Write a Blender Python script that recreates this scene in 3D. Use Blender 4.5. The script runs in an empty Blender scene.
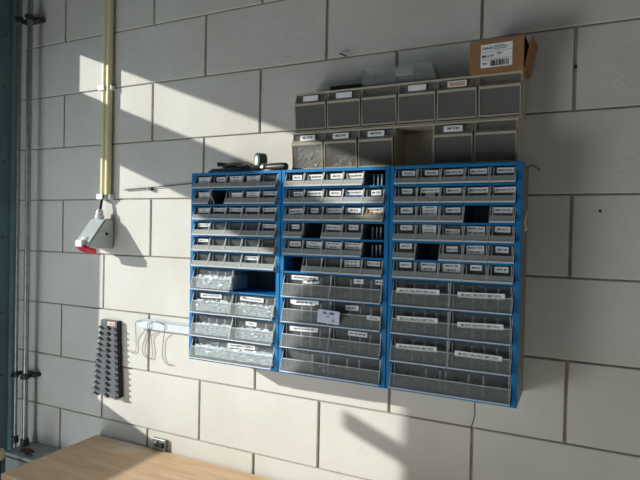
import bpy, bmesh, math, random
from mathutils import Vector, Matrix, Euler
random.seed(7)
C = bpy.context.scene.collection
PI = math.pi
# ------------------------------------------------------------------ helpers
def link(o, parent=None):
    C.objects.link(o)
    if parent: o.parent = parent
    return o
def tag(o, label=None, cat=None, group=None, kind=None):
    if label: o['label'] = label
    if cat: o['category'] = cat
    if group: o['group'] = group
    if kind: o['kind'] = kind
    return o
def thing(name, label, cat, loc=(0, 0, 0), rot=(0, 0, 0), group=None):
    o = bpy.data.objects.new(name, None); o.empty_display_size = .02
    C.objects.link(o); o.location = loc; o.rotation_euler = rot
    return tag(o, label, cat, group)
def mesh_of(name, bm, mats, smooth=False):
    me = bpy.data.meshes.new(name)
    bmesh.ops.recalc_face_normals(bm, faces=bm.faces)
    bm.to_mesh(me); bm.free()
    for m in (mats if isinstance(mats, (list, tuple)) else [mats]): me.materials.append(m)
    if smooth:
        for p in me.polygons: p.use_smooth = True
        try: me.set_sharp_from_angle(angle=math.radians(40))
        except Exception: pass
    return me
def obj(name, bm, mats, parent=None, loc=(0, 0, 0), rot=(0, 0, 0), smooth=False):
    o = bpy.data.objects.new(name, mesh_of(name, bm, mats, smooth))
    link(o, parent); o.location = loc; o.rotation_euler = rot
    return o
def inst(name, me, parent=None, loc=(0, 0, 0), rot=(0, 0, 0)):
    o = bpy.data.objects.new(name, me); link(o, parent); o.location = loc; o.rotation_euler = rot
    return o
def box(bm, x0, x1, y0, y1, z0, z1, mi=0, bev=0, M=None):
    vs = [bm.verts.new((x, y, z)) for x in (x0, x1) for y in (y0, y1) for z in (z0, z1)]
    fs = [bm.faces.new([vs[i] for i in q]) for q in ((0,1,3,2),(4,6,7,5),(0,4,5,1),(2,3,7,6),(0,2,6,4),(1,5,7,3))]
    for f in fs: f.material_index = mi
    geom = vs
    if bev:
        es = list({e for f in fs for e in f.edges})
        r = bmesh.ops.bevel(bm, geom=es, offset=bev, segments=2, affect='EDGES', profile=.5, material=mi)
        geom = list({v for f in r['faces'] for v in f.verts} | {v for v in vs if v.is_valid})
    if M: bmesh.ops.transform(bm, matrix=M, verts=[v for v in geom if v.is_valid])
    return bm
def prism(bm, pts, a0, a1, axis='x', mi=0):
    """polygon pts extruded along axis: x -> pts are (y,z); y -> (x,z); z -> (x,y)"""
    def P(p, a):
        return (a, p[0], p[1]) if axis == 'x' else ((p[0], a, p[1]) if axis == 'y' else (p[0], p[1], a))
    A = [bm.verts.new(P(p, a0)) for p in pts]; B = [bm.verts.new(P(p, a1)) for p in pts]
    n = len(pts); fs = [bm.faces.new(A), bm.faces.new(B[::-1])]
    for i in range(n): fs.append(bm.faces.new([A[i], A[(i+1) % n], B[(i+1) % n], B[i]]))
    for f in fs: f.material_index = mi
    return bm
def cyl(bm, p0, p1, r0, r1=None, n=20, mi=0, cap=True):
    r1 = r0 if r1 is None else r1
    p0 = Vector(p0); p1 = Vector(p1); d = (p1-p0).normalized()
    u = d.orthogonal().normalized(); w = d.cross(u)
    A = [bm.verts.new(p0+(u*math.cos(2*PI*i/n)+w*math.sin(2*PI*i/n))*r0) for i in range(n)]
    B = [bm.verts.new(p1+(u*math.cos(2*PI*i/n)+w*math.sin(2*PI*i/n))*r1) for i in range(n)]
    fs = [bm.faces.new([A[i], A[(i+1) % n], B[(i+1) % n], B[i]]) for i in range(n)]
    if cap: fs += [bm.faces.new(A[::-1]), bm.faces.new(B)]
    for f in fs: f.material_index = mi
    return bm
def lathe(bm, prof, p0, d, n=28, mi=0):
    """prof: list of (radius, distance along d)"""
    p0 = Vector(p0); d = Vector(d).normalized(); u = d.orthogonal().normalized(); w = d.cross(u)
    rings = [[bm.verts.new(p0+d*t+(u*math.cos(2*PI*i/n)+w*math.sin(2*PI*i/n))*max(r, 1e-5)) for i in range(n)] for r, t in prof]
    for a, b in zip(rings, rings[1:]):
        for i in range(n):
            bm.faces.new([a[i], a[(i+1) % n], b[(i+1) % n], b[i]]).material_index = mi
    bm.faces.new(rings[0][::-1]).material_index = mi; bm.faces.new(rings[-1]).material_index = mi
    return bm
def smooth_path(pts, k=6):
    P = [Vector(p) for p in pts]; P = [P[0]*2-P[1]]+P+[P[-1]*2-P[-2]]; out = []
    for i in range(1, len(P)-2):
        for j in range(k):
            t = j/k; a, b, c, d = P[i-1], P[i], P[i+1], P[i+2]
            out.append(.5*((2*b)+(c-a)*t+(2*a-5*b+4*c-d)*t*t+(3*b-a-3*c+d)*t*t*t))
    out.append(P[-2]); return out
def tube(bm, pts, r, n=8, smooth=True, mi=0, flat=None):
    P = smooth_path(pts) if smooth else [Vector(p) for p in pts]
    rings = []; up = None
    for i, p in enumerate(P):
        d = (P[min(i+1, len(P)-1)]-P[max(i-1, 0)]).normalized()
        u = d.orthogonal().normalized() if up is None else (up-d*up.dot(d)).normalized()
        up = u; w = d.cross(u)
        rings.append([bm.verts.new(p+u*math.cos(2*PI*j/n)*r+w*math.sin(2*PI*j/n)*(flat or r)) for j in range(n)])
    for a, b in zip(rings, rings[1:]):
        for j in range(n): bm.faces.new([a[j], a[(j+1) % n], b[(j+1) % n], b[j]]).material_index = mi
    bm.faces.new(rings[0][::-1]).material_index = mi; bm.faces.new(rings[-1]).material_index = mi
    return bm
NB = bmesh.new
# ------------------------------------------------------------------ materials
def mat(name, col, rough=.6, metal=0, spec=.5, noise=0, nscale=20, bump=0, bscale=80, col2=None):
    m = bpy.data.materials.new(name); m.use_nodes = True
    nt = m.node_tree; b = nt.nodes['Principled BSDF']
    b.inputs['Base Color'].default_value = (*col, 1); b.inputs['Roughness'].default_value = rough
    b.inputs['Metallic'].default_value = metal; b.inputs['Specular IOR Level'].default_value = spec
    tc = nt.nodes.new('ShaderNodeTexCoord')
    n = nt.nodes.new('ShaderNodeTexNoise'); n.inputs['Scale'].default_value = nscale; n.inputs['Detail'].default_value = 5
    nt.links.new(tc.outputs['Object'], n.inputs['Vector'])
    r = nt.nodes.new('ShaderNodeValToRGB'); nt.links.new(n.outputs['Fac'], r.inputs['Fac'])
    c2 = col2 or tuple(c*(1-noise) for c in col)
    r.color_ramp.elements[0].position = .35; r.color_ramp.elements[1].position = .65
    r.color_ramp.elements[0].color = (*c2, 1); r.color_ramp.elements[1].color = (*col, 1)
    nt.links.new(r.outputs['Color'], b.inputs['Base Color'])
    if bump:
        n2 = nt.nodes.new('ShaderNodeTexNoise'); n2.inputs['Scale'].default_value = bscale; n2.inputs['Detail'].default_value = 6
        nt.links.new(tc.outputs['Object'], n2.inputs['Vector'])
        bp = nt.nodes.new('ShaderNodeBump'); bp.inputs['Strength'].default_value = bump; bp.inputs['Distance'].default_value = .002
        nt.links.new(n2.outputs['Fac'], bp.inputs['Height']); nt.links.new(bp.outputs['Normal'], b.inputs['Normal'])
    return m
def clear(name, tint, diff, fac, rough=.25, streak=0):
    m = bpy.data.materials.new(name); m.use_nodes = True; nt = m.node_tree
    b = nt.nodes['Principled BSDF']; b.inputs['Base Color'].default_value = (*diff, 1); b.inputs['Roughness'].default_value = rough
    t = nt.nodes.new('ShaderNodeBsdfTransparent'); t.inputs['Color'].default_value = (*tint, 1)
    mx = nt.nodes.new('ShaderNodeMixShader')
    out = nt.nodes['Material Output']
    nt.links.new(t.outputs[0], mx.inputs[1]); nt.links.new(b.outputs[0], mx.inputs[2]); nt.links.new(mx.outputs[0], out.inputs['Surface'])
    tc = nt.nodes.new('ShaderNodeTexCoord'); n = nt.nodes.new('ShaderNodeTexNoise'); n.inputs['Scale'].default_value = 60; n.inputs['Detail'].default_value = 4
    nt.links.new(tc.outputs['Object'], n.inputs['Vector'])
    mr = nt.nodes.new('ShaderNodeMapRange'); mr.inputs['From Min'].default_value = .3; mr.inputs['From Max'].default_value = .7
    mr.inputs['To Min'].default_value = fac-.02; mr.inputs['To Max'].default_value = fac+.02
    nt.links.new(n.outputs['Fac'], mr.inputs['Value']); nt.links.new(mr.outputs[0], mx.inputs[0])
    return m
BLUE = mat('blue_enamel', (.002, .19, .47), .45, 0, .3, .15, 12)
DKBODY = mat('grey_sheet_metal', (.19, .20, .20), .5, .0, .4, .2, 8)
PLAS = clear('clear_styrene', (.86, .88, .88), (.60, .64, .63), .11)
PANEL = clear('scoop_styrene', (.86, .88, .88), (.68, .72, .71), .16)
PANELS = clear('small_scoop_styrene', (.84, .86, .86), (.74, .76, .73), .40)
EDGE = clear('styrene_edge', (.86, .88, .88), (.80, .84, .84), .68)
PLAS2 = clear('frosted_styrene', (.85, .87, .87), (.62, .64, .63), .5)
BINP = clear('smoky_bin_plastic', (.74, .74, .72), (.50, .50, .47), .20)
BEIGE = mat('beige_plastic', (.50, .46, .36), .5, 0, .4, .12, 15)
PAPER = mat('white_label_paper', (.90, .92, .93), .7, 0, .3, .06, 40)
PAPERB = mat('bluish_note_paper', (.66, .72, .88), .7, 0, .3, .05, 40)
INK = mat('black_ink', (.02, .02, .03), .6, 0, .3)
STEEL = mat('galvanised_steel', (.34, .38, .37), .38, .75, .5, .25, 30)
ZINC = mat('zinc_fasteners', (.58, .58, .56), .35, .2, .5, .4, 60)
BLACKP = mat('black_plastic', (.018, .02, .022), .45, 0, .5, .3, 30)
RACKP = mat('dark_grey_plastic', (.15, .165, .175), .40, 0, .5, .2, 30)
CREAM = mat('cream_pvc', (.74, .70, .44), .45, 0, .5, .08, 8)
WHITEP = mat('white_plastic', (.74, .76, .76), .4, 0, .5, .06, 30)
GREYP = mat('light_grey_plastic', (.50, .56, .56), .4, 0, .5, .08, 20)
RED = mat('red_plastic', (.72, .035, .05), .35, 0, .5, .15, 30)
CARD = mat('brown_cardboard', (.34, .19, .09), .8, 0, .2, .15, 30, .2, 200)
ORANGE = mat('orange_brown_contents', (.62, .30, .08), .5, 0, .4, .5, 90, 0, 80, (.30, .26, .22))
BLUEC = mat('blue_contents', (.10, .18, .62), .5, 0, .4, .4, 90)
WHITEC = mat('white_screw_contents', (.85, .87, .86), .4, 0, .5, .1, 60)
PALEC = mat('pale_plastic_contents', (.80, .88, .92), .3, 0, .5, .25, 60)
BAG = mat('pale_plastic_film', (.78, .86, .90), .22, 0, .7, .12, 60)
TEAL = mat('blue_grey_steel_panel', (.15, .255, .29), .55, 0, .4, .25, 4, .2, 30)
FLOORM = mat('grey_concrete_floor', (.46, .45, .42), .7, 0, .3, .3, 3, .3, 60)
CEILM = mat('grey_ceiling_panel', (.14, .14, .14), .8, 0, .3, .1, 3)
WALLM = mat('plain_wall_paint', (.26, .255, .24), .8, 0, .3, .1, 3)
DKGRN = mat('dark_green_plastic', (.05, .10, .08), .4, 0, .5, .2, 30)
WIRE = mat('thin_grey_wire', (.20, .18, .16), .45, .5, .5)
PINK = mat('pale_pink_strap', (.72, .60, .56), .5, 0, .4)
BOLT = mat('dark_bolt', (.04, .045, .05), .5, .3, .5)
# painted block wall: off-white paint, faint stains, scuffs
def wallmat():
    m = bpy.data.materials.new('painted_block'); m.use_nodes = True; nt = m.node_tree; L = nt.links
    b = nt.nodes['Principled BSDF']; b.inputs['Roughness'].default_value = .75; b.inputs['Specular IOR Level'].default_value = .25
    tc = nt.nodes.new('ShaderNodeTexCoord')
    def noise(s, d=5):
        n = nt.nodes.new('ShaderNodeTexNoise'); n.inputs['Scale'].default_value = s; n.inputs['Detail'].default_value = d
        L.new(tc.outputs['Object'], n.inputs['Vector']); return n
    def ramp(n, p0, p1, c0, c1):
        r = nt.nodes.new('ShaderNodeValToRGB'); r.color_ramp.elements[0].position = p0; r.color_ramp.elements[1].position = p1
        r.color_ramp.elements[0].color = c0; r.color_ramp.elements[1].color = c1; L.new(n.outputs['Fac'], r.inputs['Fac']); return r
    a = ramp(noise(3.2), .35, .7, (.60, .595, .55, 1), (.665, .67, .63, 1))
    s = ramp(noise(26, 8), .66, .74, (0, 0, 0, 1), (1, 1, 1, 1))
    mx = nt.nodes.new('ShaderNodeMixRGB'); mx.inputs['Color2'].default_value = (.47, .43, .38, 1)
    ml = nt.nodes.new('ShaderNodeMath'); ml.operation = 'MULTIPLY'; ml.inputs[1].default_value = .28
    L.new(s.outputs['Color'], ml.inputs[0]); L.new(ml.outputs[0], mx.inputs['Fac']); L.new(a.outputs['Color'], mx.inputs['Color1'])
    L.new(mx.outputs[0], b.inputs['Base Color'])
    bp = nt.nodes.new('ShaderNodeBump'); bp.inputs['Strength'].default_value = .35; bp.inputs['Distance'].default_value = .002
    n2 = noise(140, 6); L.new(n2.outputs['Fac'], bp.inputs['Height'])
    bp2 = nt.nodes.new('ShaderNodeBump'); bp2.inputs['Strength'].default_value = .3; bp2.inputs['Distance'].default_value = .01
    n3 = noise(9, 3); L.new(n3.outputs['Fac'], bp2.inputs['Height']); L.new(bp.outputs['Normal'], bp2.inputs['Normal'])
    L.new(bp2.outputs['Normal'], b.inputs['Normal'])
    return m
BLOCK = wallmat()
MORTAR = mat('painted_mortar_joint', (.42, .385, .335), .9, 0, .2, .25, 20, .5, 120)
def woodmat():
    m = bpy.data.materials.new('plywood_top'); m.use_nodes = True; nt = m.node_tree; L = nt.links
    b = nt.nodes['Principled BSDF']; b.inputs['Roughness'].default_value = .6; b.inputs['Specular IOR Level'].default_value = .3
    tc = nt.nodes.new('ShaderNodeTexCoord'); mp = nt.nodes.new('ShaderNodeMapping'); mp.inputs['Scale'].default_value = (1.2, 9, 9)
    L.new(tc.outputs['Object'], mp.inputs['Vector'])
    n = nt.nodes.new('ShaderNodeTexNoise'); n.inputs['Scale'].default_value = 3.2; n.inputs['Detail'].default_value = 7; n.inputs['Distortion'].default_value = 1.2
    L.new(mp.outputs[0], n.inputs['Vector'])
    r = nt.nodes.new('ShaderNodeValToRGB'); e = r.color_ramp.elements
    e[0].position = .3; e[0].color = (.63, .43, .26, 1); e[1].position = .7; e[1].color = (.80, .60, .40, 1)
    L.new(n.outputs['Fac'], r.inputs['Fac'])
    n2 = nt.nodes.new('ShaderNodeTexNoise'); n2.inputs['Scale'].default_value = 4.5; n2.inputs['Detail'].default_value = 6
    L.new(tc.outputs['Object'], n2.inputs['Vector'])
    r2 = nt.nodes.new('ShaderNodeValToRGB'); r2.color_ramp.elements[0].position = .60; r2.color_ramp.elements[1].position = .70
    L.new(n2.outputs['Fac'], r2.inputs['Fac'])
    mx = nt.nodes.new('ShaderNodeMixRGB'); mx.inputs['Color2'].default_value = (.82, .76, .66, 1)
    ml = nt.nodes.new('ShaderNodeMath'); ml.operation = 'MULTIPLY'; ml.inputs[1].default_value = .6
    L.new(r2.outputs['Color'], ml.inputs[0]); L.new(ml.outputs[0], mx.inputs['Fac']); L.new(r.outputs['Color'], mx.inputs['Color1'])
    L.new(mx.outputs[0], b.inputs['Base Color']); return m
WOOD = woodmat()
def plymat():
    m = bpy.data.materials.new('plywood_edge'); m.use_nodes = True; nt = m.node_tree; L = nt.links
    b = nt.nodes['Principled BSDF']; b.inputs['Roughness'].default_value = .7
    tc = nt.nodes.new('ShaderNodeTexCoord'); w = nt.nodes.new('ShaderNodeTexWave'); w.bands_direction = 'Z'; w.inputs['Scale'].default_value = 60
    w.inputs['Distortion'].default_value = .6; L.new(tc.outputs['Object'], w.inputs['Vector'])
    r = nt.nodes.new('ShaderNodeValToRGB'); r.color_ramp.elements[0].color = (.20, .11, .055, 1); r.color_ramp.elements[1].color = (.48, .30, .16, 1)
    L.new(w.outputs['Fac'], r.inputs['Fac']); L.new(r.outputs['Color'], b.inputs['Base Color']); return m
PLY = plymat()
# ------------------------------------------------------------------ lettering
_txt = {}
def text_geo(s, size, bold=.0):
    k = (s, size)
    if k not in _txt:
        cu = bpy.data.curves.new('t', 'FONT'); cu.body = s; cu.size = size; cu.resolution_u = 1
        cu.align_x = 'CENTER'; cu.align_y = 'CENTER'; cu.offset = bold; cu.fill_mode = 'FRONT'
        o = bpy.data.objects.new('t', cu); C.objects.link(o)
        dg = bpy.context.evaluated_depsgraph_get(); me = o.evaluated_get(dg).to_mesh()
        _txt[k] = ([v.co.copy() for v in me.vertices], [tuple(p.vertices) for p in me.polygons])
        o.evaluated_get(dg).to_mesh_clear(); bpy.data.objects.remove(o); bpy.data.curves.remove(cu)
    return _txt[k]
def put_text(bm, s, x, y, z, size, mi=1, maxw=None):
    """letters facing -y, centred at x,z"""
    vs, fs = text_geo(s, size, size*.025)
    if not vs: return
    w = max(v.x for v in vs)-min(v.x for v in vs)
    k = min(1, maxw/w) if maxw else 1
    B = [bm.verts.new((x+v.x*k, y, z+v.y)) for v in vs]
    for f in fs:
        try: bm.faces.new([B[i] for i in f]).material_index = mi
        except ValueError: pass
def label_mesh(w, h, lines, torn=False):
    bm = NB()
    if torn:
        n = 12; pts = [(-w/2, h/2), (w/2, h/2)]+[(w/2-w*i/n, -h/2+(h*.35 if i % 2 else 0)*random.random()+(h*.3 if i in (0, n) else 0)) for i in range(n+1)]
        prism(bm, pts, 0, .0006, 'y')
    else: box(bm, -w/2, w/2, 0, .0006, -h/2, h/2)
    nl = len(lines); lh = h/max(nl, 1)
    for i, s in enumerate(lines):
        if s: put_text(bm, s, 0, -.0004, h/2-lh*(i+.5), min(lh*.66, .0066), 1, w*.84)
    me = bpy.data.meshes.new('label'); bm.to_mesh(me); bm.free()
    me.materials.append(PAPER); me.materials.append(INK)
    return me
# ------------------------------------------------------------------ room
def struct(o): o['kind'] = 'structure'; return o
FZ, CZ = -2.33, .75        # floor and ceiling levels (0 = a block course line)
XL = -.285
# block wall: recessed mortar sheet with every block a bevelled slab
colx = {0: 0, 1: 0, 2: .001, 3: .004, 4: -.002, 5: .002, 6: -.003, 7: .002, 8: 0}
bm = NB()
box(bm, XL-.1, 2.95, .0065, .2, FZ, CZ, 1)
PX = .4396
for r in range(-4, 12):
    z1 = -.2*r-.0022; z0 = -.2*(r+1)+.0022
    z1 = min(z1, CZ); z0 = max(z0, FZ)
    if z1-z0 < .02: continue
    off = 0 if r % 2 == 1 else -PX/2      # rows alternate
    x = off-2*PX
    while x < 2.95:
        a = max(x+.0040, XL-.1); b = min(x+PX-.0040, 2.95)
        ja = colx.get(round(x/(PX/2)), 0); jb = colx.get(round((x+PX)/(PX/2)), 0)
        if b-a > .02:
            dy = random.uniform(0, .0015)
            box(bm, a+ja if x > XL else a, b+jb if b < 2.9 else b, dy, .05, z0, z1, 0, .0022)
        x += PX
wall = obj('wall_back', bm, [BLOCK, MORTAR]); struct(wall)
bm = NB(); tube(bm, [(1.553, -.0006, -1.085), (1.551, -.0006, -1.115), (1.545, -.0006, -1.145), (1.547, -.0006, -1.165), (1.538, -.0006, -1.2)], .0011, 5)
obj('crack', bm, INK, wall)
bm = NB(); box(bm, -6, 6.2, -6, .2, FZ-.1, FZ); struct(obj('floor', bm, FLOORM))
bm = NB(); box(bm, -.4, 3.0, -6, .2, CZ, CZ+.1); struct(obj('ceiling', bm, CEILM))
bm = NB(); RX, RY0, RY1, RZ0, RZ1 = 2.9, -1.5, -.25, -2.2, -1.42  # low opening in the right wall is unseen, added to let in fill
box(bm, RX, RX+.1, -6, RY0, FZ, CZ); box(bm, RX, RX+.1, RY1, .0, FZ, CZ); box(bm, RX, RX+.1, RY0, RY1, FZ, RZ0); box(bm, RX, RX+.1, RY0, RY1, RZ1, CZ)
struct(obj('wall_right', bm, WALLM))
# left wall: steel panel with two glazed openings (upper strip and main light), plus an unseen low one added for fill
WT = .02
def wl(y0, y1, z0, z1, b): box(b, XL-WT, XL, y0, y1, z0, z1)
bm = NB()
GY0, GY1, GZ1 = -3.6, -1.25, -.70
UY0, UY1, UZ0, UZ1 = -1.235, -.244, -.057, .088
MY0, MY1, MZ0, MZ1 = -1.106, -.323, -1.148, -.251
wl(-6, 0, UZ1, CZ, bm); wl(UY1, 0, UZ0, UZ1, bm); wl(-6, UY0, UZ0, UZ1, bm)
wl(-6, 0, MZ1, UZ0, bm); wl(MY1, 0, MZ0, MZ1, bm); wl(GY1, MY0, MZ0, MZ1, bm); wl(-6, GY1, GZ1, MZ1, bm)
GY0, GY1, GZ1 = -3.6, -1.25, -.70
wl(GY1, 0, FZ, MZ0, bm); wl(-6, GY0, FZ, GZ1, bm)
lw = obj('wall_left', bm, TEAL); struct(lw)
bm = NB()
for z in (.28, .05, -.15, -.45, -.75, -1.05, -1.3): lathe(bm, [(.004, 0), (.004, .0015), (.002, .003)], (XL, -.045, z), (1, 0, 0), 10)
obj('panel_screw', bm, BOLT, lw)
bm = NB(); box(bm, XL, XL+.022, -.016, -.0, FZ, CZ); struct(obj('trim_1', bm, TEAL))
# window stay bar crossing the front part of the main opening
bm = NB(); box(bm, XL-WT, XL-.004, MY0, -.985, -.70, -.648, 0, .004); obj('trim_2', bm, TEAL); struct(bpy.data.objects['trim_2'])
# rear wall with a wide unseen opening, added to let in fill light
bm = NB(); box(bm, -.4, .6, -6.1, -6, FZ, CZ); box(bm, 2.6, 3.0, -6.1, -6, FZ, CZ); box(bm, .6, 2.6, -6.1, -6, .3, CZ)
struct(obj('wall_front', bm, WALLM))
# ------------------------------------------------------------------ drawers
DEP = .15
TH = .0011
_dm = {}
def drawer_mesh(w, h, big):
    k = (round(w, 4), round(h, 4))
    if k in _dm: return _dm[k]
    bm = NB(); d = .128; out = .017 if big else .012; y0 = .004
    pt = .56*h if big else .42*h
    ylow = -out; zb = .002
    yat = lambda z: ylow+(y0-ylow)*(z-zb)/(h-zb)
    side = [(y0, h), (d, h*.93), (d, zb), (ylow, zb)]
    prism(bm, side, 0, TH, 'x'); prism(bm, side, w-TH, w, 'x')
    box(bm, TH, w-TH, y0+.006, y0+.006+TH, zb, h*.97)                    # window
    box(bm, TH, w-TH, d-TH, d, zb, h*.9); box(bm, TH, w-TH, ylow, d-TH, zb, zb+TH)
    prism(bm, [(yat(pt), pt), (yat(pt)+TH, pt), (ylow+TH, zb+.002), (ylow, zb+.002)], TH, w-TH, 'x', 1 if big else 3)   # scoop panel
    box(bm, 0, w, ylow-.0015, ylow+.001, 0, .004 if not big else .003, 2)        # lip
    for x in (0, w-TH): prism(bm, [(y0-.0006, h), (y0+.0008, h), (ylow+.0016, zb+.002), (ylow-.0002, zb+.002)], x-.0001, x+TH+.0001, 'x', 2)
    if big: prism(bm, [(yat(pt)-.0004, pt-.001), (yat(pt)+TH, pt-.001), (yat(pt)+TH, pt+.0006), (yat(pt)-.0004, pt+.0006)], TH, w-TH, 'x', 2)
    for x in (.004, w-.0065): box(bm, x, x+.0022, y0+.0045, y0+.006, zb, h*.97, 2)
    me = mesh_of('drawer', bm, [PLAS, PANEL, EDGE, PANELS]); _dm[k] = me
    return me
_rb = {}
def divider_mesh(h):
    k = round(h, 4)
    if k not in _rb:
        bm = NB(); box(bm, -.0009, .0009, .013, .122, .003, h*.82); box(bm, -.0022, .0022, .0105, .0125, .003, h*.86)
        _rb[k] = mesh_of('divider', bm, PLAS2)
    return _rb[k]
# rows: 6 small of pitch .0455, 4 large of pitch .068
Z0 = -.5365
rails = [-.5405]+[-.5405-.0453*(i+1) for i in range(6)]
rails += [rails[-1]-.068*(i+1) for i in range(4)]
def fasteners(bm, x0, x1, y0, y1, z0, hmax, n, L=.010, r=.0016):
    for _ in range(n):
        x = random.uniform(x0+L/2, x1-L/2); y = random.uniform(y0+L/2, y1-L/2); z = z0+r*2+random.random()**1.6*hmax
        a = random.uniform(0, 2*PI); b = random.uniform(-.5, .5)
        d = Vector((math.cos(a)*math.cos(b), math.sin(a)*math.cos(b), math.sin(b)))*L*.5*random.uniform(.6, 1)
        p = Vector((x, y, z)); z_lo = z0+r
        if (p-d).z < z_lo: p.z += z_lo-(p-d).z
        if (p+d).z < z_lo: p.z += z_lo-(p+d).z
        cyl(bm, p-d, p+d, r, n=5); cyl(bm, p+d, p+d*1.18, r*1.9, n=6)
def contents(name, label, cat, mt, x0, x1, z0, hmax, n, L=.011, r=.0016):
    bm = NB(); fasteners(bm, x0, x1, -DEP+.012, -DEP+.11, z0, hmax, n, L, r)
    o = obj(name, bm, mt); tag(o, label, cat, kind='stuff'); return o
ORD = ['first', 'second', 'third', 'fourth', 'fifth', 'sixth', 'seventh', 'eighth', 'ninth', 'bottom']
def cabinet(x0, label, rows, which, contmat):
    W = .306; H = .551; t = thing('drawer_cabinet', label, 'drawer cabinet', (x0, 0, Z0-H))
    # local: x 0..W, y 0(wall)..-.15, z 0..H
    bm = NB()
    box(bm, 0, .0015, -.148, 0, 0, H); box(bm, W-.0015, W, -.148, 0, 0, H); box(bm, 0.0015, W-.0015, -.003, 0, 0, H)
    box(bm, .0015, W-.0015, -.147, -.003, H-.0015, H); box(bm, .0015, W-.0015, -.147, -.003, 0, .0015)
    obj('housing', bm, DKBODY, t)
    # blue face frame
    bm = NB()
    box(bm, 0, .0115, -.152, -.146, 0, H, 0, .0012); box(bm, W-.0115, W, -.152, -.146, 0, H, 0, .0012)
    box(bm, .0115, W-.0115, -.1515, -.146, H-.008, H, 0, .001); box(bm, .0115, W-.0115, -.1515, -.146, 0, .008, 0, .001)
    box(bm, .0015, .0115, -.146, -.10, .002, H-.002); box(bm, W-.0115, W-.0015, -.146, -.10, .002, H-.002)
    obj('face_frame', bm, BLUE, t)
    zr = [r-(Z0-H) for r in rails]
    for i in range(1, 10):
        bm = NB(); box(bm, .0115, W-.0115, -.1515, -.149, zr[i]-.0025, zr[i]+.0025, 0, .0006); box(bm, .0115, W-.0115, -.149, -.005, zr[i]+.0012, zr[i]+.0022)
        obj('shelf_rail', bm, BLUE, t)
    xi0, xi1 = .0125, W-.0125
    for ri, row in enumerate(rows):
        big = ri >= 6; nc = len(row); pw = (xi1-xi0)/nc
        top = zr[ri]-.0035; bot = zr[ri+1]+.0028
        if ri == 0: top = zr[0]-.005
        if ri == 9: bot = .0085
        h = top-bot
        for ci, spec in enumerate(row):
            if spec is None:
                if which == 'middle' and ci == 4:
                    for q in (.28, .48, .66):
                        bm = NB(); box(bm, -.0016, .0016, -.122, -.119, 0, h*.8); obj('divider', bm, EDGE, t, (xi0+(ci+q)*pw, 0, bot))
                continue
            w = pw-.0012; px = xi0+ci*pw+.0006+random.uniform(-.0002, .0002)
            dr = inst('drawer', drawer_mesh(w, h, big), t, (px, -.150-random.uniform(0, .0015), bot))
            if big:
                for k in ((.36, .56, .76) if nc == 2 else (.3, .42, .47, .66, .78)):
                    inst('divider', divider_mesh(h), dr, (w*k, 0, 0))
            for (cx, cz, lw_, lh, lines, *o) in spec:
                torn = bool(o and o[0] == 'torn')
                cz_ = cz*h
                # labels sit on the window, or on the scoop panel where they are low
                if big:
                    ypos = -.0005 if cz > .62 else -.0105
                    ypos = .0085 if cz > .62 else -.017+(.021)*cz-.0015
                else: ypos = .0075
                if big and cz > .62: ypos = .004+.004
                lb = inst('label', label_mesh(lw_, lh, lines, torn), dr, (cx*w, ypos, cz_), (0, random.uniform(-.035, .035), 0))
                if len(lines) > 1: lb['label'] = 'label with %s lines of print' % ('two' if len(lines) == 2 else 'three')
                if torn: lb['label'] = 'torn white label'
    return t
def S(txt, w=.026, h=.0085, cx=.55, cz=.76): return [(cx, cz, w, h, [txt])]
def D(*l, w=.034, h=.015, cx=.55, cz=.70): return [(cx, cz, w, h, list(l))]
N = []
c1 = [
 [D('M3 X 10', 'M3 X 12', w=.040, h=.016, cx=.5), S('M3 X16', .030, .013, cz=.70), D('M3 X 20', 'DIN 84', w=.042, h=.016, cx=.5), D('M3 X 25', 'DIN 84', w=.042, h=.016, cx=.5), N],
 [D('M4 X 10', 'DIN 84', w=.040, h=.016, cx=.5), None, S('', .036, .014, cz=.66), D('M4 X 16', 'M4 X 20', w=.042, h=.015, cx=.5), S('M4 X 25 DIN', .042, .010, .52)],
 [D('M5 X 10', 'M5 X 12', w=.040, h=.014, cx=.5), S('M5 X 16 DIN', .042, .010, .5), S('M5 X 20 DIN', .042, .010, .5), S('M5 X 25 DIN', .042, .010, .5), S('M5 X 30 DIN', .042, .010, .5)],
 [S('M6 X 12 DIN', .042, .010, .5), N, N, N, S('M6 X 30 DIN', .042, .010, .5)],
 [S('M8 X 16', .040, .009, .45), N, N, N, N],
 [N, N, N, S('M8 X 40 DIN', .042, .011, .5), N],
 [N, None],
 [[(.42, .80, .075, .012, ['SPAX 4 X 40 / 4 X 50'])], [(.42, .80, .078, .012, ['SPAX 5 X 60 / 5 X 70'])]],
 [N, [(.42, .78, .036, .012, ['PLUG'])]],
 [[(.60, .78, .092, .012, ['ASSORTIMENT PLUGGEN 6-8'])]],
]
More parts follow.
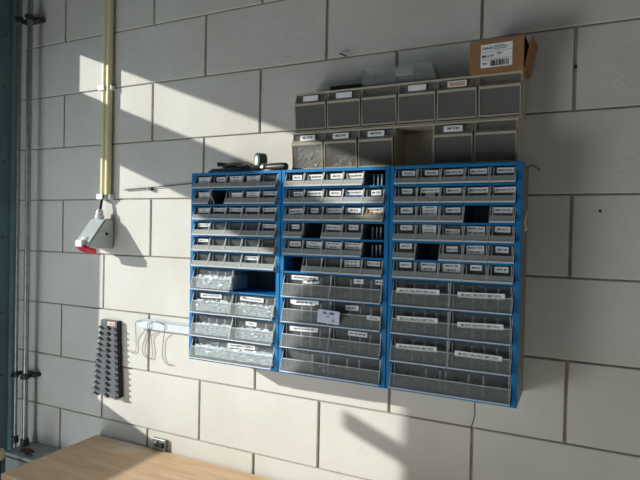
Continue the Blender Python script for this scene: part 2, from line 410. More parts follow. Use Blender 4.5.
c2 = [
 [S('M3 X6', .028, .013, .55, .68), S('M3 X8 DIN 7985', .043, .013, .5, .68), S('M3 X12', .034, .013, .6, .70), S('M3 X16 DIN 7985', .045, .013, .5, .68), None],
 [S('M4 X6', .028, .012, .6, .68), S('M4 X8 DIN 7985', .043, .013, .5, .70), S('M4 X12', .032, .013, .55, .70), S('M4 X16 DIN 79', .045, .013, .5, .72), S('M4 X20', .026, .013, .55, .70)],
 [S('M5 X8 DIN 79', .040, .013, .5, .66), S('M5 X10', .022, .012, .5, .70), S('M5 X12 DIN 79', .040, .012, .52, .70), S('M5 X16', .036, .013, .5, .72), S('M5 X20 DIN 79', .043, .013, .5, .74)],
 [S('M6 X10', .022, .012, .5, .74), None, S('M6 X12 DIN 79', .040, .013, .5, .74), S('M6 X16', .026, .013, .5, .76), None],
 [S('M6 X20', .034, .013, .5, .72), D('M6 X25', 'DIN 7985 M6', w=.045, h=.017, cx=.5), D('M6 X30 DIN', 'M6 X35', w=.045, h=.017, cx=.5), D('M8 X16 DIN 79', 'M8 X20 DIN', w=.045, h=.017, cx=.5), None],
 [None, N, N, D('M8 X25 DIN', 'M8 X30 DIN', w=.043, h=.017, cx=.45), S('M8 X35 X40', .034, .012, .5)],
 [[(.42, .82, .080, .012, ['AFSTANDSBUS / RINGEN']), (.56, .68, .048, .011, ['M4 - M5'])], [(.52, .82, .026, .012, ['RVS']), (.93, .84, .024, .012, ['M5 X20'])]],
 [[(.42, .85, .085, .014, ['RINGEN M6 - M8'], 'torn')], [(.40, .80, .036, .013, ['M6 RVS']), (.86, .50, .034, .011, ['DIN 125'])]],
 [[(.42, .80, .085, .012, ['DIN 934 MOEREN M5'])], [(.52, .84, .052, .012, ['DIN 985 M6-M8'])]],
 [N],
]
c3 = [
 [S('M2,5X6', .032, .012, .55, .74), S('M2,5X8', .032, .012, .55, .74), S('M2,5X10 M', .040, .012, .5, .74), S('M2,5 X16,4', .038, .012, .5, .74), S('FINN TX10', .036, .012, .55, .76)],
 [S('M3X A', .026, .012, .5, .76), [(.52, .80, .044, .012, ['M3X10, X12, X16']), (.52, .52, .022, .008, ['RVS X20'])], S('M3X 20 P', .036, .012, .5, .76), S('M3X 20LX M', .045, .013, .5, .76), S('M3X RVLXZ X', .045, .013, .55, .76)],
 [S('M4X 6', .030, .014, .5, .72), D('M4X 8 M4', 'M4X 10 M4', 'M4X 12 M', w=.036, h=.022, cx=.5, cz=.70), S('M4X 20X', .034, .012, .5, .74), None, S('M4X 25X20', .040, .013, .5, .74)],
 [S('M5X6 S', .030, .012, .5, .80), D('M5X 8 M', 'M5X 10 M', 'M5X 12 M', w=.034, h=.022, cx=.5, cz=.70), S('M5X 12 X', .034, .012, .5, .60), D('M5XR LX20', 'M5 X25 X30', w=.040, h=.020, cx=.45, cz=.68), S('M5X35 P', .034, .013, .5, .78)],
 [S('M6X10', .030, .013, .5, .80), None, S('M6X16 H', .026, .013, .5, .70), D('M6X20 X25', 'M6 X30', w=.040, h=.020, cx=.45, cz=.70), S('M6X M', .028, .014, .5, .76)],
 [S('M8X10', .030, .013, .5, .78), D('M8XR X20', 'M8 X25', w=.036, h=.020, cx=.5, cz=.72), D('M8X30 XR', 'M8 X35', w=.040, h=.020, cx=.5, cz=.72), S('M8X R', .026, .013, .5, .80), S('M8X M', .030, .013, .5, .76)],
 [[(.45, .60, .105, .0125, ['M4 X10 / GAL.VX10 / M4T VX10'])], [(.50, .60, .105, .0125, ['M5 X10 / GAL.VX10 / M5T VX10'])]],
 [[(.45, .60, .100, .0125, ['M5 X16 / GAL.VX16 / M5T VX16'])], [(.50, .58, .102, .0125, ['M6 X16 / GAL.VX16 / M6T VX16'])]],
 [[(.45, .60, .100, .0125, ['M6 X20 / GAL.VX20 / M6T VX20'])], [(.48, .56, .105, .0125, ['M8 X20 / GAL.VX20 / M8T VX20'])]],
 [N],
]
CX = (.740, 1.0475, 1.355)
cabinet(CX[0], 'left blue-framed drawer cabinet in full sun, with an empty large slot half way down', c1, 'left', PALEC)
cabinet(CX[1], 'middle blue-framed drawer cabinet with a paper note on its lower drawers', c2, 'middle', ZINC)
cabinet(CX[2], 'right blue-framed drawer cabinet in shade with long white labels on its large drawers', c3, 'right', ZINC)
# ------------------------------------------------------------------ contents seen through the drawers
def row_z(i): return rails[i+1]+.0065
half = .1405
def inx(ci, nc, x0): a = x0+.0125+ci*.281/nc; return a+.003, a+.281/nc-.003
def pile(cab, cname, ri, ci, nc, mt, what, n, hmax, L=.011, r=.0016, cat='fasteners', name='loose_fasteners'):
    a, b = inx(ci, nc, CX[cab])
    place = {1: 'full-width bottom', 2: ('left' if ci == 0 else 'right')+' '+ORD[ri]+'-row', 5: ORD[ci]+' '+ORD[ri]+'-row'}[nc]
    zz = row_z(ri)
    if ri == 9: zz = Z0-.551+.0085+.0045
    contents(name, '%s inside the %s drawer of the %s cabinet' % (what, place, cname), cat, mt, a+.001, b-.001, zz, hmax, n, L, r)
def crumpled(bm, x0, x1, y0, y1, z0, z1, n=12):
    box(bm, x0, x1, y0, y1, z0, z1)
    bmesh.ops.subdivide_edges(bm, edges=list(bm.edges), cuts=n, use_grid_fill=True)
    for v in bm.verts:
        k = (v.co.z-z0)/(z1-z0)
        v.co.y += random.uniform(-.0028, .0028)
        if k > .05: v.co.z += random.uniform(-.006, .002)*k
        if abs(v.co.x-x0) > 1e-5 and abs(v.co.x-x1) > 1e-5: v.co.x += random.uniform(-.002, .002)
for ri, ci, nc in ((6, 0, 2), (7, 0, 2), (7, 1, 2), (8, 0, 2), (8, 1, 2), (9, 0, 1)):
    a, b = inx(ci, nc, CX[0]); zz = row_z(ri) if ri < 9 else Z0-.551+.013
    place = 'full-width bottom' if nc == 1 else ('left' if ci == 0 else 'right')+' '+ORD[ri]+'-row'
    bm = NB(); crumpled(bm, a+.004, b-.004, -DEP+.003, -DEP+.085, zz, zz+(.034 if ri != 6 else .038), 14 if nc == 2 else 20)
    tag(obj('plastic_bag', bm, BAG), 'crumpled pale plastic bag inside the %s drawer of the left cabinet' % place, 'bag')
for ri, ci, nc in ((6, 0, 2), (6, 1, 2), (7, 0, 2), (7, 1, 2), (8, 0, 2), (8, 1, 2), (9, 0, 1)):
    pile(1, 'middle', ri, ci, nc, ZINC, 'loose grey metal fasteners', 90*(3-nc), .010, .012, .0016)
for ri, ci, nc in ((6, 0, 2), (6, 1, 2), (7, 0, 2), (7, 1, 2), (8, 0, 2), (8, 1, 2), (9, 0, 1)):
    pile(2, 'right', ri, ci, nc, ZINC, 'small grey screws', 70*(3-nc), .007, .010, .0014)
for ri, ci, mt, nm, lab, cat in ((1, 3, BLUEC, 'blue_pouch', 'blue plastic pouch in the fourth second-row drawer of the middle cabinet', 'pouch'), (2, 4, ORANGE, 'brown_pouch', 'orange-brown pouch in the fifth third-row drawer of the middle cabinet', 'pouch')):
    a, b = inx(ci, 5, CX[1]); bm = NB(); crumpled(bm, a+.003, b-.003, -DEP-.0045, -DEP+.04, row_z(ri), row_z(ri)+(.016 if ri == 1 else .020), 8)
    tag(obj(nm, bm, mt), lab, cat)
# paper note on the middle cabinet
bm = NB(); box(bm, -.031, .031, 0, .0006, -.017, .017); put_text(bm, 'M6 - M8', 0, -.0004, .009, .009, 1)
put_text(bm, 'RVS', -.002, -.0004, .000, .005, 1); put_text(bm, 'X', .014, -.0004, -.009, .011, 1)
me = bpy.data.meshes.new('paper_note'); bm.to_mesh(me); bm.free(); me.materials.append(PAPERB); me.materials.append(INK)
o = inst('paper_note', me, None, (1.203, -.1705, -.920), (0, math.radians(3), 0)); tag(o, 'bluish white handwritten paper note stuck over the middle cabinet drawers', 'note')
# small curled white strap hanging in the empty second slot of the left cabinet
bm = NB(); tube(bm, [(.822, -.160, -.588), (.816, -.166, -.592), (.815, -.167, -.600), (.822, -.166, -.606), (.829, -.165, -.617), (.833, -.165, -.628)], .0034, 8, flat=.0012)
o = obj('cable_strap', bm, WHITEP, smooth=True); tag(o, 'small curled whitish strap hanging across the empty slot of the left cabinet', 'strap')
# ------------------------------------------------------------------ tip-out bin racks
def bin_mesh(w, h):
    bm = NB(); t = .0013
    side = [(-.004, h), (.070, h*.96), (.045, .002), (-.001, .002), (-.012, h*.70)]
    side = [(.000, h*.985), (.055, h*.93), (.050, .002), (-.004, .002), (-.013, h*.74), (-.002, h*.80)]
    prism(bm, side, 0, t, 'x'); prism(bm, side, w-t, w, 'x')
    prism(bm, [(-.013, h*.74), (-.013+t, h*.74), (-.004+t, .002), (-.004, .002)], t, w-t, 'x')
    prism(bm, [(-.013, h*.74), (-.002, h*.80), (-.002, h*.80-t), (-.013+t, h*.74-t)], t, w-t, 'x')
    box(bm, t, w-t, -.002, -.002+t, h*.80, h*.985)
    box(bm, t, w-t, .05-t, .05, .002, h*.9); box(bm, t, w-t, -.003, .05, .002, .002+t)
    return mesh_of('bin', bm, BINP)
def edge_mesh(w, h):
    bm = NB()
    for x in (0, w-.0022):
        prism(bm, [(-.0145, h*.74), (-.0125, h*.74), (-.0035, .003), (-.0055, .003)], x, x+.0022, 'x')
        prism(bm, [(-.0145, h*.74), (-.0125, h*.74), (-.001, h*.985), (-.003, h*.985)], x+.0004, x+.0018, 'x')
    prism(bm, [(-.0148, h*.74), (-.0025, h*.83), (-.002, h*.77), (-.0135, h*.68)], .0022, w-.0022, 'x')
    box(bm, .0022, w-.0022, -.0058, -.0038, .002, .006)
    return mesh_of('bin_rim', bm, BINRIM)
BINRIM = clear('pale_bin_rim', (.85, .82, .74), (.62, .58, .47), .62, .4)
def bin_rack(x0, z0, hh, label, bins):
    W = .600; y = -.085
    t = thing('tilt_bin_rack', label, 'bin rack', (x0, 0, z0))
    bm = NB()
    box(bm, 0, W, y-.005, 0, 0, .004, 0, .001); box(bm, 0, W, y-.008, 0, hh-.0045, hh, 0, .001)
    box(bm, 0, .003, y-.003, 0, .004, hh-.0045); box(bm, W-.003, W, y-.003, 0, .004, hh-.0045); box(bm, .003, W-.003, -.003, 0, .004, hh-.0045)
    for i in range(1, 6): box(bm, W/6*i-.0012, W/6*i+.0012, y-.003, -.003, .004, hh-.0045)
    obj('frame', bm, BEIGE, t)
    w = W/6-.0052; h = hh-.0095; me = bin_mesh(w, h); me2 = edge_mesh(w, h)
    for i, s in enumerate(bins):
        if s is None: continue
        b = inst('tilt_bin', me, t, (W/6*i+.0026, y, .0045))
        inst('bin_rim', me2, b)
        if s is not False:
            txt, col = s
            bm = NB(); lw_, lh = (.046, .015)
            box(bm, -lw_/2, lw_/2, 0, .0008, -lh/2, lh/2)
            box(bm, -lw_/2+.004, lw_/2-.004, -.0007, 0, -lh/2+.003, lh/2-.003, 2)
            if txt: put_text(bm, txt, 0, -.0012, 0, .008, 1, .034)
            m = bpy.data.meshes.new('label'); bm.to_mesh(m); bm.free()
            for q in (PAPER, INK, CARD2 if col else PAPER): m.materials.append(q)
            lb = inst('label', m, b, (w*.50, -.0085, h*.885))
            if col: lb['label'] = 'blank tan label'
    return t
CARD2 = mat('tan_label', (.62, .40, .24), .7)
bin_rack(1.043, -.5362, .110, 'lower row of tilt-out bins on the cabinets, with one bin missing', [('M6 X 30', 0), ('M6 X 40', 0), ('M6 X 50', 0), None, ('M6 X 80', 0), False])
bin_rack(1.050, -.4258, .108, 'upper row of six tilt-out bins, topmost, under the cardboard box', [('', 0), ('', 0), False, ('', 0), ('', 1), False])
# white screws in the second lower bin, pale things in the first
bm = NB(); fasteners(bm, 1.149, 1.236, -.087, -.050, -.530, .030, 90, .024, .0023)
tag(obj('white_screws', bm, WHITEC), 'white screws heaped in the second bin of the lower bin row', 'screws', kind='stuff')
bm = NB(); box(bm, 1.054, 1.137, -.076, -.050, -.5295, -.452)
bmesh.ops.subdivide_edges(bm, edges=list(bm.edges), cuts=9, use_grid_fill=True)
for v in bm.verts:
    k = (v.co.z+.5295)/.0775; v.co.y += random.uniform(-.003, .003)-.006*(1-k); v.co.x += random.uniform(-.002, .002)*(v.co.x-1.095)/.04
tag(obj('plastic_bag', bm, BAG), 'pale crumpled plastic bag in the first bin of the lower bin row', 'bag')
# ------------------------------------------------------------------ things on the bin racks
TOPZ = -.3178
# spare clear drawer lying on top
bm = NB(); L_, Dp, Hh = .192, .060, .049
t_ = .0014
outer = [(0, 0), (L_+.008, 0), (L_-.008, Hh), (0.004, Hh)]
prism(bm, outer, 0, t_, 'y'); prism(bm, outer, Dp-t_, Dp, 'y')
box(bm, 0, L_+.008, t_, Dp-t_, 0, t_); box(bm, 0, t_, t_, Dp-t_, t_, Hh)
prism(bm, [(L_+.008, 0), (L_+.008-t_, 0), (L_-.008-t_, Hh), (L_-.008, Hh)], t_, Dp-t_, 'y')
CB = clear('clear_box_plastic', (.90, .92, .92), (.58, .62, .62), .17)
t = thing('clear_plastic_drawer', 'empty clear plastic drawer lying on top of the upper bin row', 'drawer', (1.248, -.085, TOPZ+.0002))
obj('tray', bm, CB, t)
bm = NB(); box(bm, .093, .138, -.0012, 0, .020, .040); box(bm, .096, .135, -.0018, -.0012, .024, .036)
for i in range(4): box(bm, .099+i*.009, .105+i*.009, -.0024, -.0018, .026, .034)
obj('label_holder', bm, PLAS2, t)
# black tray behind
t = thing('black_tray', 'flat black plastic tray on the upper bin row, left of the clear drawer', 'tray', (1.150, -.075, TOPZ+.0002), (0, 0, .06))
bm = NB(); box(bm, 0, .095, 0, .06, 0, .002); box(bm, 0, .095, 0, .002, .002, .016); box(bm, 0, .095, .058, .06, .002, .016); box(bm, 0, .002, .002, .058, .002, .016); box(bm, .093, .095, .002, .058, .002, .016)
obj('tray', bm, BLACKP, t)
# cardboard box
t = thing('cardboard_box', 'small brown cardboard box with white shipping label on the upper bin row', 'box', (1.532, -.112, TOPZ+.0002), (0, 0, math.radians(-3)))
bm = NB(); w, d, h, q = .122, .10, .073, .0015
box(bm, 0, w, 0, q, 0, h); box(bm, 0, w, d-q, d, 0, h); box(bm, 0, w, q, d-q, 0, q); box(bm, 0, w, q, d-q, h-q, h); box(bm, 0, q, q, d-q, q, h-q)
obj('carton', bm, CARD, t)
bm = NB(); prism(bm, [(w+.0005, .001), (w+.002, 0), (w+.018, h*.98), (w+.0165, h)], .004, d-.002, 'y'); obj('end_flap', bm, CARD, t)
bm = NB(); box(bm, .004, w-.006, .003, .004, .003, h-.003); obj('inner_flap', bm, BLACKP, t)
bm = NB(); lx0, lx1, lz0, lz1 = .026, .097, .008, .062
box(bm, lx0, lx1, -.0006, 0, lz0, lz1)
def ink(a, b, c, d_): box(bm, a, b, -.0010, -.0006, c, d_, 1)
put_text(bm, 'Schroef', lx0+.015, -.0012, .053, .009, 1, .022)
for zz in (.056, .0525, .049): ink(lx0+.029, lx0+.058+random.uniform(-.006, .004), zz, zz+.0012)
ink(lx0+.002, lx1-.002, .0445, .0450); ink(lx0+.002, lx1-.002, .0265, .0270)
put_text(bm, 'M6 x 10', lx0+.016, -.0012, .034, .009, 1, .026); put_text(bm, '500', lx0+.042, -.0012, .038, .007, 1); put_text(bm, '200', lx0+.009, -.0012, .017, .007, 1)
x = lx0+.022
while x < lx1-.006:
    ww = random.choice((.0006, .0012, .0020)); ink(x, x+ww, .0105, .024); x += ww+random.choice((.0007, .0012, .0018))
me = bpy.data.meshes.new('shipping_label'); bm.to_mesh(me); bm.free(); me.materials.append(PAPER); me.materials.append(INK)
inst('shipping_label', me, t)
# ------------------------------------------------------------------ tools on the left cabinet
TZ = Z0+.0002
t = thing('cable_tie_pack', 'flat greyish purple plastic pack on the left end of the cabinet top', 'pack', (.775, -.12, TZ), (0, 0, .03))
PURP = mat('greyish_purple_plastic', (.22, .22, .29), .35, 0, .5, .4, 60)
bm = NB(); box(bm, 0, .175, 0, .075, 0, .011, 0, .003); box(bm, .01, .165, -.001, .04, .011, .015, 0, .002); obj('pack', bm, PURP, t)
t = thing('black_pliers', 'black pliers lying on the plastic pack over the left cabinet', 'pliers', (.800, -.105, TZ+.0155))
bm = NB(); tube(bm, [(0, 0, .014), (.02, .004, .012), (.045, .008, .008), (.07, .012, .006)], .0065, 10); tube(bm, [(0.0, .03, .008), (.025, .025, .009), (.045, .016, .008), (.07, .014, .006)], .0055, 10)
obj('handles', bm, BLACKP, t, smooth=True)
bm = NB(); prism(bm, [(.062, .004), (.085, .002), (.115, .010), (.112, .018), (.08, .022), (.062, .02)], .001, .013, 'z'); obj('jaws', bm, BOLT, t)
t = thing('tape_roll', 'dark green and black roll standing upright on the left cabinet', 'tape', (.930, -.075, TZ+.0145), (0, 0, math.radians(-36)))
bm = NB(); lathe(bm, [(.014, -.012), (.0235, -.012), (.0235, .012), (.014, .012)], (0, 0, .0235), (0, 1, 0), 28); obj('roll', bm, DKGRN, t, smooth=True)
bm = NB(); lathe(bm, [(.008, -.0135), (.0145, -.0135), (.0145, .0135), (.008, .0135)], (0, 0, .0235), (0, 1, 0), 24); obj('core', bm, WHITEP, t, smooth=True)
t = thing('torch', 'black cylindrical torch lying at the right end of the left cabinet top', 'torch', (.956, -.105, TZ+.0135), (0, 0, math.radians(-8)))
bm = NB(); lathe(bm, [(.009, .015), (.011, .018), (.012, .03), (.012, .070), (.0105, .085), (.007, .088)], (0, 0, 0), (1, 0, 0), 20); obj('barrel', bm, BLACKP, t, smooth=True)
bm = NB(); lathe(bm, [(.010, 0), (.0132, .002), (.0132, .012), (.009, .0152)], (0, 0, 0), (1, 0, 0), 20); obj('head', bm, STEEL, t, smooth=True)
t = thing('black_cable', 'thin black cable coiled loosely on the left cabinet top', 'cable', (0, 0, 0))
bm = NB(); tube(bm, [(.845, -.132, TZ+.021), (.875, -.136, TZ+.024), (.905, -.128, TZ+.021), (.925, -.13, TZ+.022), (.948, -.134, TZ+.008), (.97, -.125, TZ+.004), (1.0, -.128, TZ+.004), (1.03, -.12, TZ+.006)], .0035, 8); obj('lead', bm, BLACKP, t, smooth=True)
bm = NB(); box(bm, .885, .915, -.127, -.108, TZ+.0155, TZ+.030, 0, .003); obj('plug', bm, BLACKP, t)
t = thing('small_bracket', 'small pale metal bracket at the right end of the left cabinet top', 'bracket', (1.012, -.142, TZ), (0, 0, .3))
bm = NB(); box(bm, 0, .024, 0, .012, 0, .0015); box(bm, 0, .0015, 0, .012, .0015, .006); obj('plate', bm, STEEL, t)
# ------------------------------------------------------------------ wall fittings
# cream conduits with clips
for nm, x, lab in (('a', .2275, 'left cream PVC conduit running down the wall to the grey power socket'), ('b', .2495, 'right cream PVC conduit close beside its twin above the power socket')):
    t = thing('conduit', lab, 'conduit', (x, -.0135, 0), group=None)
    bm = NB(); cyl(bm, (0, 0, -.585), (0, 0, CZ), .0108, n=24, mi=0); obj('pipe', bm, CREAM, t, smooth=True)
for z, lab in ((-.203, 'upper white conduit clip beside the sunlit wall patch'), (-.592, 'lower white conduit clip just above the grey power socket')):
    t = thing('conduit_clip', lab, 'clip', (.238, 0, z))
    bm = NB(); box(bm, -.024, .024, -.0022, 0, -.010, .010, 0, .002); obj('base', bm, WHITEP, t)
    bm = NB(); box(bm, -.028, -.0215, -.030, 0, -.010, .010, 0, .002); box(bm, -.028, .002, -.0305, -.0255, -.010, .010, 0, .002); box(bm, .0225, .028, -.020, 0, -.008, .008, 0, .0015); obj('saddle', bm, WHITEP, t)
# cable and CEE socket
t = thing('supply_cable', 'short dark cable from the conduits into the grey socket gland', 'cable')
bm = NB(); tube(bm, [(.229, -.0135, -.578), (.229, -.022, -.60), (.229, -.030, -.645)], .0058, 12); obj('sheath', bm, BLACKP, t, smooth=True)
t = thing('power_socket', 'grey wall power socket with red flap, below the cream conduits', 'socket', (.231, 0, -.679))
bm = NB(); hw = .038
prof = [(0, .008), (-.036, .008), (-.045, .000), (-.108, -.080), (-.106, -.094), (0, -.100)]
prism(bm, prof, -hw, hw, 'x')
bmesh.ops.bevel(bm, geom=list(bm.edges), offset=.005, segments=3, affect='EDGES')
obj('body', bm, GREYP, t, smooth=True)
bm = NB(); lathe(bm, [(.013, 0), (.0155, .003), (.0155, .014), (.012, .018), (.0135, .022), (.012, .030), (.007, .036)], (-.002, -.030, .006), (0, 0, 1), 16); obj('cable_gland', bm, WHITEP, t, smooth=True)
ax = Vector((0, -.42, -.91)).normalized()
p = Vector((0, -.080, -.086))
bm = NB(); lathe(bm, [(.028, -.02), (.031, 0), (.034, .006), (.034, .011), (.029, .012)], p, ax, 32); obj('collar', bm, WHITEP, t, smooth=True)
bm = NB(); lathe(bm, [(.030, 0), (.0345, .001), (.035, .008), (.031, .010), (.023, .011), (.021, .007), (.002, .007)], p+ax*.012, ax, 32); obj('flap', bm, RED, t, smooth=True)
bm = NB(); box(bm, -.016, .016, -.121, -.102, -.092, -.068, 0, .003); obj('hinge', bm, WHITEP, t)
bm = NB(); cyl(bm, (hw-.001, -.035, -.046), (hw+.003, -.035, -.046), .0055, n=14); obj('screw_cap', bm, BLACKP, t)
bm = NB(); box(bm, hw-.001, hw+.0015, -.064, -.041, -.0475, -.0445); obj('moulded_arrow', bm, WHITEP, t)
# steel conduits at the corner
for x, y, r, lab in ((-.196, -.045, .0062, 'thin steel pipe nearest the blue-grey corner, outer left'), (-.139, -.045, .0095, 'thicker steel pipe on the block wall, second from the corner')):
    t = thing('steel_pipe', lab, 'pipe', (x, y, 0))
    bm = NB(); cyl(bm, (0, 0, -1.554 if x > -.15 else FZ), (0, 0, CZ), r, n=20); obj('pipe', bm, STEEL, t, smooth=True)
    bm = NB(); cyl(bm, (0, 0, -1.553), (0, 0, -1.528), r+.006, n=8); obj('coupling', bm, BOLT, t)
for z, lab in ((.096, 'upper dark clamp holding the two steel pipes'), (-1.285, 'lower dark clamp holding the two steel pipes')):
    t = thing('pipe_clamp', lab, 'clamp', (-.168, 0, z))
    bm = NB(); box(bm, -.045, .058, -.030, 0, -.006, .006, 0, .001); obj('strut', bm, BOLT, t)
    for dx, r in ((-.028, .0062), (.029, .0095)):
        bm = NB(); lathe(bm, [(r+.0005, -.010), (r+.005, -.010), (r+.005, .010), (r+.0005, .010)], (dx, -.045, 0), (0, 0, 1), 20); box(bm, dx-.003, dx+.003, -.066, -.050, -.006, .006); obj('ring', bm, BOLT, t)
# electrical box in the corner
t = thing('junction_box', 'grey metal box in the left corner where the steel pipes end', 'box', (-.152, -.115, -1.76))
bm = NB(); box(bm, 0, .190, 0, .115, 0, .186, 0, .003); obj('case', bm, mat('grey_box_paint', (.36, .40, .40), .5, 0, .4, .2, 20), t)
bm = NB(); box(bm, -.003, .193, -.004, .115, .193, .205, 0, .002); box(bm, .004, .186, .004, .111, .184, .195, 1); obj('lid', bm, [mat('grey_lid_paint', (.40, .44, .44), .5, 0, .4, .2, 20), BLACKP], t)
o = tag(obj('dry_leaf', prism(NB(), [(0, 0), (.02, -.014), (.055, -.012), (.07, .004), (.04, .016), (.012, .012)], 0, .004, 'z'), mat('rusty_brown', (.16, .09, .06), .8, 0, .2, .4, 60), None, (-.118, -.080, -1.5545), (0, 0, .1)), 'small rusty brown scrap on the lid of the corner box', 'scrap')
o = tag(obj('black_scrap', prism(NB(), [(0, 0), (.018, -.012), (.042, .0), (.03, .008), (.01, .01)], 0, .005, 'z'), BLACKP, None, (-.062, -.098, -1.5545)), 'small black scrap on the front of the corner box lid', 'scrap')
# beige ball knob at the far left
t = thing('push_stick', 'dark stick with a pale beige ball knob in the left corner', 'stick', (-.062, -.20, FZ), (0, 0, 0))
bm = NB(); cyl(bm, (0, 0, 0), (0, 0, .795), .009, n=14); obj('stick', bm, BLACKP, t, smooth=True)
bm = NB(); lathe(bm, [(.006, 0), (.017, .006), (.0215, .018), (.0215, .026), (.017, .038), (.006, .044)], (0, 0, .79), (0, 0, 1), 22); obj('ball_knob', bm, mat('beige_knob', (.55, .47, .30), .6), t, smooth=True)
# white mounting rail left of the cabinets
t = thing('mounting_rail', 'white metal mounting rail on the wall, left of the cabinets', 'rail', (.404, 0, -1.037))
bm = NB(); box(bm, 0, .33, -.003, 0, -.010, .020); box(bm, 0, .33, -.016, -.003, -.012, -.009); prism(bm, [(-.016, -.012), (-.014, -.012), (-.011, .012), (-.013, .012)], 0, .33, 'x')
obj('rail', bm, mat('white_metal_rail', (.60, .67, .71), .35, .2, .6, .12, 50), t)
def wire(label, pts):
    t = thing('wire_hook', label, 'hook'); bm = NB(); tube(bm, pts, .0011, 6); obj('wire', bm, WIRE, t, smooth=True)
yw = -.0178
wire('leftmost thin wire hook hanging on the end of the white rail', [(0.425, -.010, -1.026), (0.408, yw, -1.024), (0.397, yw, -1.03), (0.397, yw, -1.047), (0.387, -.005, -1.09), (0.387, -.005, -1.128), (0.380, -.005, -1.140), (0.370, -.005, -1.142), (0.362, -.005, -1.134)])
wire('middle thin wire bent into a teardrop loop under the white rail', [(0.463, -.010, -1.03), (0.451, yw, -1.030), (0.453, yw, -1.047), (0.430, -.005, -1.08), (0.418, -.005, -1.115), (0.422, -.005, -1.14), (0.440, -.005, -1.152), (0.460, -.005, -1.150), (0.462, -.005, -1.12), (0.456, -.005, -1.08), (0.463, yw, -1.047), (0.462, yw, -1.03), (0.468, -.010, -1.022)])
wire('right thin wire hook under the white rail, nearest the left cabinet', [(0.481, -.010, -1.019), (0.501, yw, -1.022), (0.521, yw, -1.026), (0.527, yw, -1.04), (0.511, -.005, -1.08), (0.507, -.005, -1.13), (0.518, -.005, -1.155), (0.534, -.005, -1.165), (0.550, -.005, -1.160)])
# comb rack for spanners
t = thing('spanner_rack', 'tapered dark grey spanner rack with rows of teeth, on the wall below the socket', 'tool rack', (0, 0, 0))
zt, zb_ = -1.035, -1.307
yf = -.018
bm = NB()
def quad_slab(xa0, xa1, xb0, xb1, za, zb, y0, y1, mi=0):
    A = [(xa0, za), (xa1, za), (xb1, zb), (xb0, zb)]; prism(bm, A, y0, y1, 'y', mi)
quad_slab(.230, .310, .201, .325, zt, zb_, yf, yf+.003)
quad_slab(.307, .3102, .322, .3252, zt, zb_, yf, -.0005, 1); quad_slab(.230, .233, .201, .204, zt, zb_, yf+.003, 0)  # right flange black: the shade on that side is put into its colour
prism(bm, [(.230, zt), (.310, zt), (.310, zt-.003), (.230, zt-.003)], yf+.003, 0, 'y')
obj('back_plate', bm, [RACKP, BLACKP], t)
nt_ = 13
for i in range(nt_):
    f = (i+.9)/nt_; z = zt-.022-(abs(zb_-zt)-.030)*i/(nt_-1); k = (zt-z)/abs(zb_-zt)
    xl = .230-.029*k; xr = .307+.015*k; xc = (xl+xr)/2; s = .80+.5*k
    bm = NB()
    prism(bm, [(xc-.014*s, z-.010), (xc, z+.002), (xc+.014*s, z-.010), (xc, z-.004)], yf-.010, yf, 'y'); obj('tooth', bm, RACKP, t); bm = NB()
    prism(bm, [(xl-.002*s, z-.010), (xl+.004, z+.000), (xl+.022*s, z-.009), (xl+.006, z-.005)], yf-.010, yf, 'y'); obj('tooth', bm, RACKP, t); bm = NB()
    prism(bm, [(xr-.026*s, z-.010), (xr-.010, z-.001), (xr-.001, z-.004), (xr-.001, z-.009)], yf-.010, yf, 'y')
    obj('tooth', bm, RACKP, t)
bm = NB(); box(bm, .264, .300, yf-.0008, yf, zt-.018, zt-.005); box(bm, .269, .298, yf-.0012, yf-.0008, zt-.0165, zt-.0075, 1)
me = bpy.data.meshes.new('label'); bm.to_mesh(me); bm.free(); me.materials.append(PAPER); me.materials.append(mat('faded_red_print', (.75, .22, .16), .6)); inst('label', me, t)
# rod on the wall left of the cabinets
t = thing('steel_rod', 'thin dark steel rod on the wall, behind the left cabinet top corner', 'rod')
bm = NB(); cyl(bm, (.323, -.006, -.568), (.425, -.006, -.563), .0022, n=8); cyl(bm, (.425, -.006, -.563), (.735, -.006, -.545), .0016, n=8); obj('rod', bm, BOLT, t)
bm = NB(); box(bm, .436, .450, -.012, 0, -.572, -.560, 0, .001); obj('clip', bm, BLACKP, t)
# small wall outlet just above the table
t = thing('wall_outlet', 'small grey metal outlet with black insert on the wall above the bench', 'outlet', (.503, 0, -1.440))
bm = NB(); box(bm, -.030, .030, -.012, 0, -.018, .020, 0, .003); obj('plate', bm, STEEL, t)
bm = NB(); lathe(bm, [(.010, 0), (.010, .006), (.006, .008)], (-.006, -.012, .002), (0, -1, 0), 16); box(bm, .004, .020, -.018, -.012, -.008, .010, 0, .001); obj('insert', bm, BLACKP, t)
# strap on the right cabinet side
t = thing('pink_strap', 'short pale pink strap curling from the right side of the right cabinet', 'strap')
bm = NB(); tube(bm, [(1.6625, -.10, -.640), (1.667, -.104, -.645), (1.6655, -.109, -.660), (1.664, -.107, -.672), (1.667, -.104, -.685), (1.6635, -.10, -.690)], .0026, 8, flat=.001); obj('strap', bm, PINK, t, smooth=True)
bm = NB(); tube(bm, [(1.6605, -.02, -.535), (1.668, -.022, -.530), (1.678, -.018, -.5345), (1.684, -.006, -.539), (1.686, -.0006, -.54)], .002, 6)
tag(obj('wire_end', bm, WIRE, None, smooth=True), 'thin wire end at the top right corner of the right cabinet', 'wire')
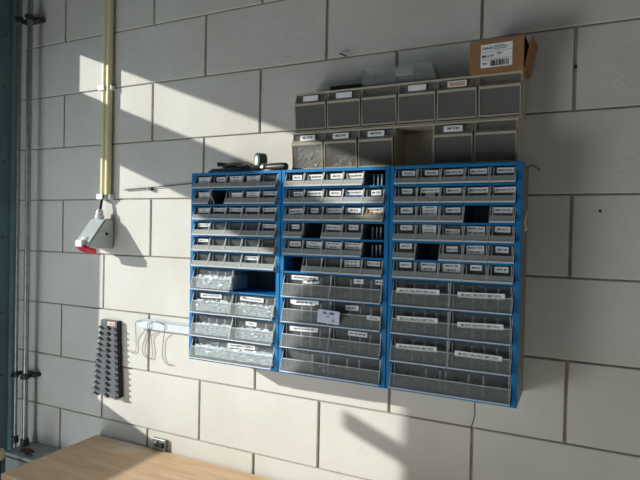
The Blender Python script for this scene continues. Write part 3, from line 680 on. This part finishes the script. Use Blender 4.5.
# nail and drill marks on the blocks
t = thing('bent_nail', 'small bent dark nail in the joint above the bins', 'nail'); bm = NB(); tube(bm, [(1.147, .0, -.190), (1.150, -.014, -.192), (1.158, -.018, -.197), (1.170, -.010, -.202)], .0018, 6); obj('nail', bm, BOLT, t)
for x, z, lab in ((1.760, -.295, 'small dark screw head in the upper wall right of the box'), (1.820, -.640, 'small dark screw head in the wall right of the cabinets')):
    tag(obj('screw', lathe(NB(), [(.0035, -.006), (.0035, .0008), (.002, .0015)], (0, 0, 0), (0, -1, 0), 10), BOLT, None, (x, 0, z)), lab, 'screw')
# ------------------------------------------------------------------ bench
t = thing('workbench', 'plywood-topped workbench against the block wall', 'workbench', (.21, -.372, FZ))
bm = NB(); TZb = -1.459-FZ; box(bm, 0, 1.3, 0, .362, TZb-.036, TZb, 0, .0015)
for f in bm.faces:
    if abs(f.normal.z) < .5 and f.calc_center_median().z < TZb-.002: f.material_index = 1
obj('bench_top', bm, [WOOD, PLY], t)
for x in (.06, 1.18):
    for y in (.03, .28):
        bm = NB(); box(bm, x, x+.055, y, y+.055, 0, TZb-.036, 0, .002); obj('leg', bm, PLY, t)
bm = NB(); box(bm, .06, 1.235, .035, .055, TZb-.12, TZb-.036); box(bm, .06, 1.235, .31, .33, TZb-.12, TZb-.036); obj('apron', bm, PLY, t)
t = thing('bounce_table', 'unseen white-topped table added in front of the block wall to bounce light', 'table', (1.0, -1.25, FZ))  # table added out of view to throw sunlight back onto the wall
bm = NB(); box(bm, 0, 1.3, 0, .75, .80, .83, 0, .002); obj('table_top', bm, mat('white_bounce_top', (.86, .85, .82), .4), t)
for x in (.03, 1.22):
    for y in (.03, .67):
        bm = NB(); box(bm, x, x+.05, y, y+.05, 0, .80); obj('leg', bm, STEEL, t)
# ------------------------------------------------------------------ light
d = Vector((.225, .15, -.0862)).normalized()
s = bpy.data.lights.new('sun', 'SUN'); s.energy = 4.9; s.angle = math.radians(.7); s.color = (1, .97, .90)
so = bpy.data.objects.new('sun', s); link(so); so.rotation_euler = d.to_track_quat('-Z', 'Y').to_euler()
def area(name, loc, dirv, sx, sy, e, col):
    a = bpy.data.lights.new(name, 'AREA'); a.shape = 'RECTANGLE'; a.size = sx; a.size_y = sy; a.energy = e; a.color = col
    o = bpy.data.objects.new(name, a); link(o); o.location = loc
    o.rotation_euler = Vector(dirv).to_track_quat('-Z', 'Z').to_euler(); return o
area('window_light', (XL+.02, (MY0+MY1)/2, (MZ0+MZ1)/2), (1, 0, 0), abs(MY0-MY1), abs(MZ0-MZ1), 2.4, (.78, .90, 1))
area('added_rear_fill', (1.6, -5.95, -1.2), (0, 1, 0), 1.9, 2.2, 2, (1, .96, .90))  # weak fill lamp added at the unseen rear opening
area('added_left_fill', (XL+.25, -1.85, -1.80), (1, .6, .15), 1.1, 1.0, 20, (.95, .98, 1))  # added fill lamp standing inside the left wall, brightens wall and cabinets
area('added_right_fill', (RX-.02, (RY0+RY1)/2, (RZ0+RZ1)/2), (-1, 0, .1), abs(RY0-RY1), abs(RZ0-RZ1), 6.5, (1, .95, .86))  # added warm fill from the right, lifts the lower wall
w = bpy.data.worlds.new('world'); bpy.context.scene.world = w; w.use_nodes = True
bg = w.node_tree.nodes['Background']; bg.inputs[0].default_value = (.62, .78, 1, 1); bg.inputs[1].default_value = .22
# ------------------------------------------------------------------ camera
cam = bpy.data.cameras.new('camera'); cam.sensor_fit = 'HORIZONTAL'; cam.sensor_width = 36; cam.lens = 535*36/640
cam.clip_start = .05
co = bpy.data.objects.new('camera', cam); link(co)
yaw, pitch, roll = .4486850811821141, -.014583395459969797, -.020994672318494126
cy, sy = math.cos(yaw), math.sin(yaw)
R = Matrix(((cy, -sy, 0), (sy, cy, 0), (0, 0, 1))) @ Matrix(((1, 0, 0), (0, math.cos(pitch), -math.sin(pitch)), (0, math.sin(pitch), math.cos(pitch)))) @ Matrix(((math.cos(roll), 0, math.sin(roll)), (0, 1, 0), (-math.sin(roll), 0, math.cos(roll))))
right, fwd, up = R.col[0], R.col[1], R.col[2]
M = Matrix((( right.x, up.x, -fwd.x), (right.y, up.y, -fwd.y), (right.z, up.z, -fwd.z)))
co.matrix_world = Matrix.Translation((1.774215543, -1.415166795, -.703209015)) @ M.to_4x4()
sc = bpy.context.scene; sc.camera = co
sc.view_settings.view_transform = 'Standard'; sc.view_settings.look = 'None'; sc.view_settings.gamma = 1; sc.view_settings.exposure = 0
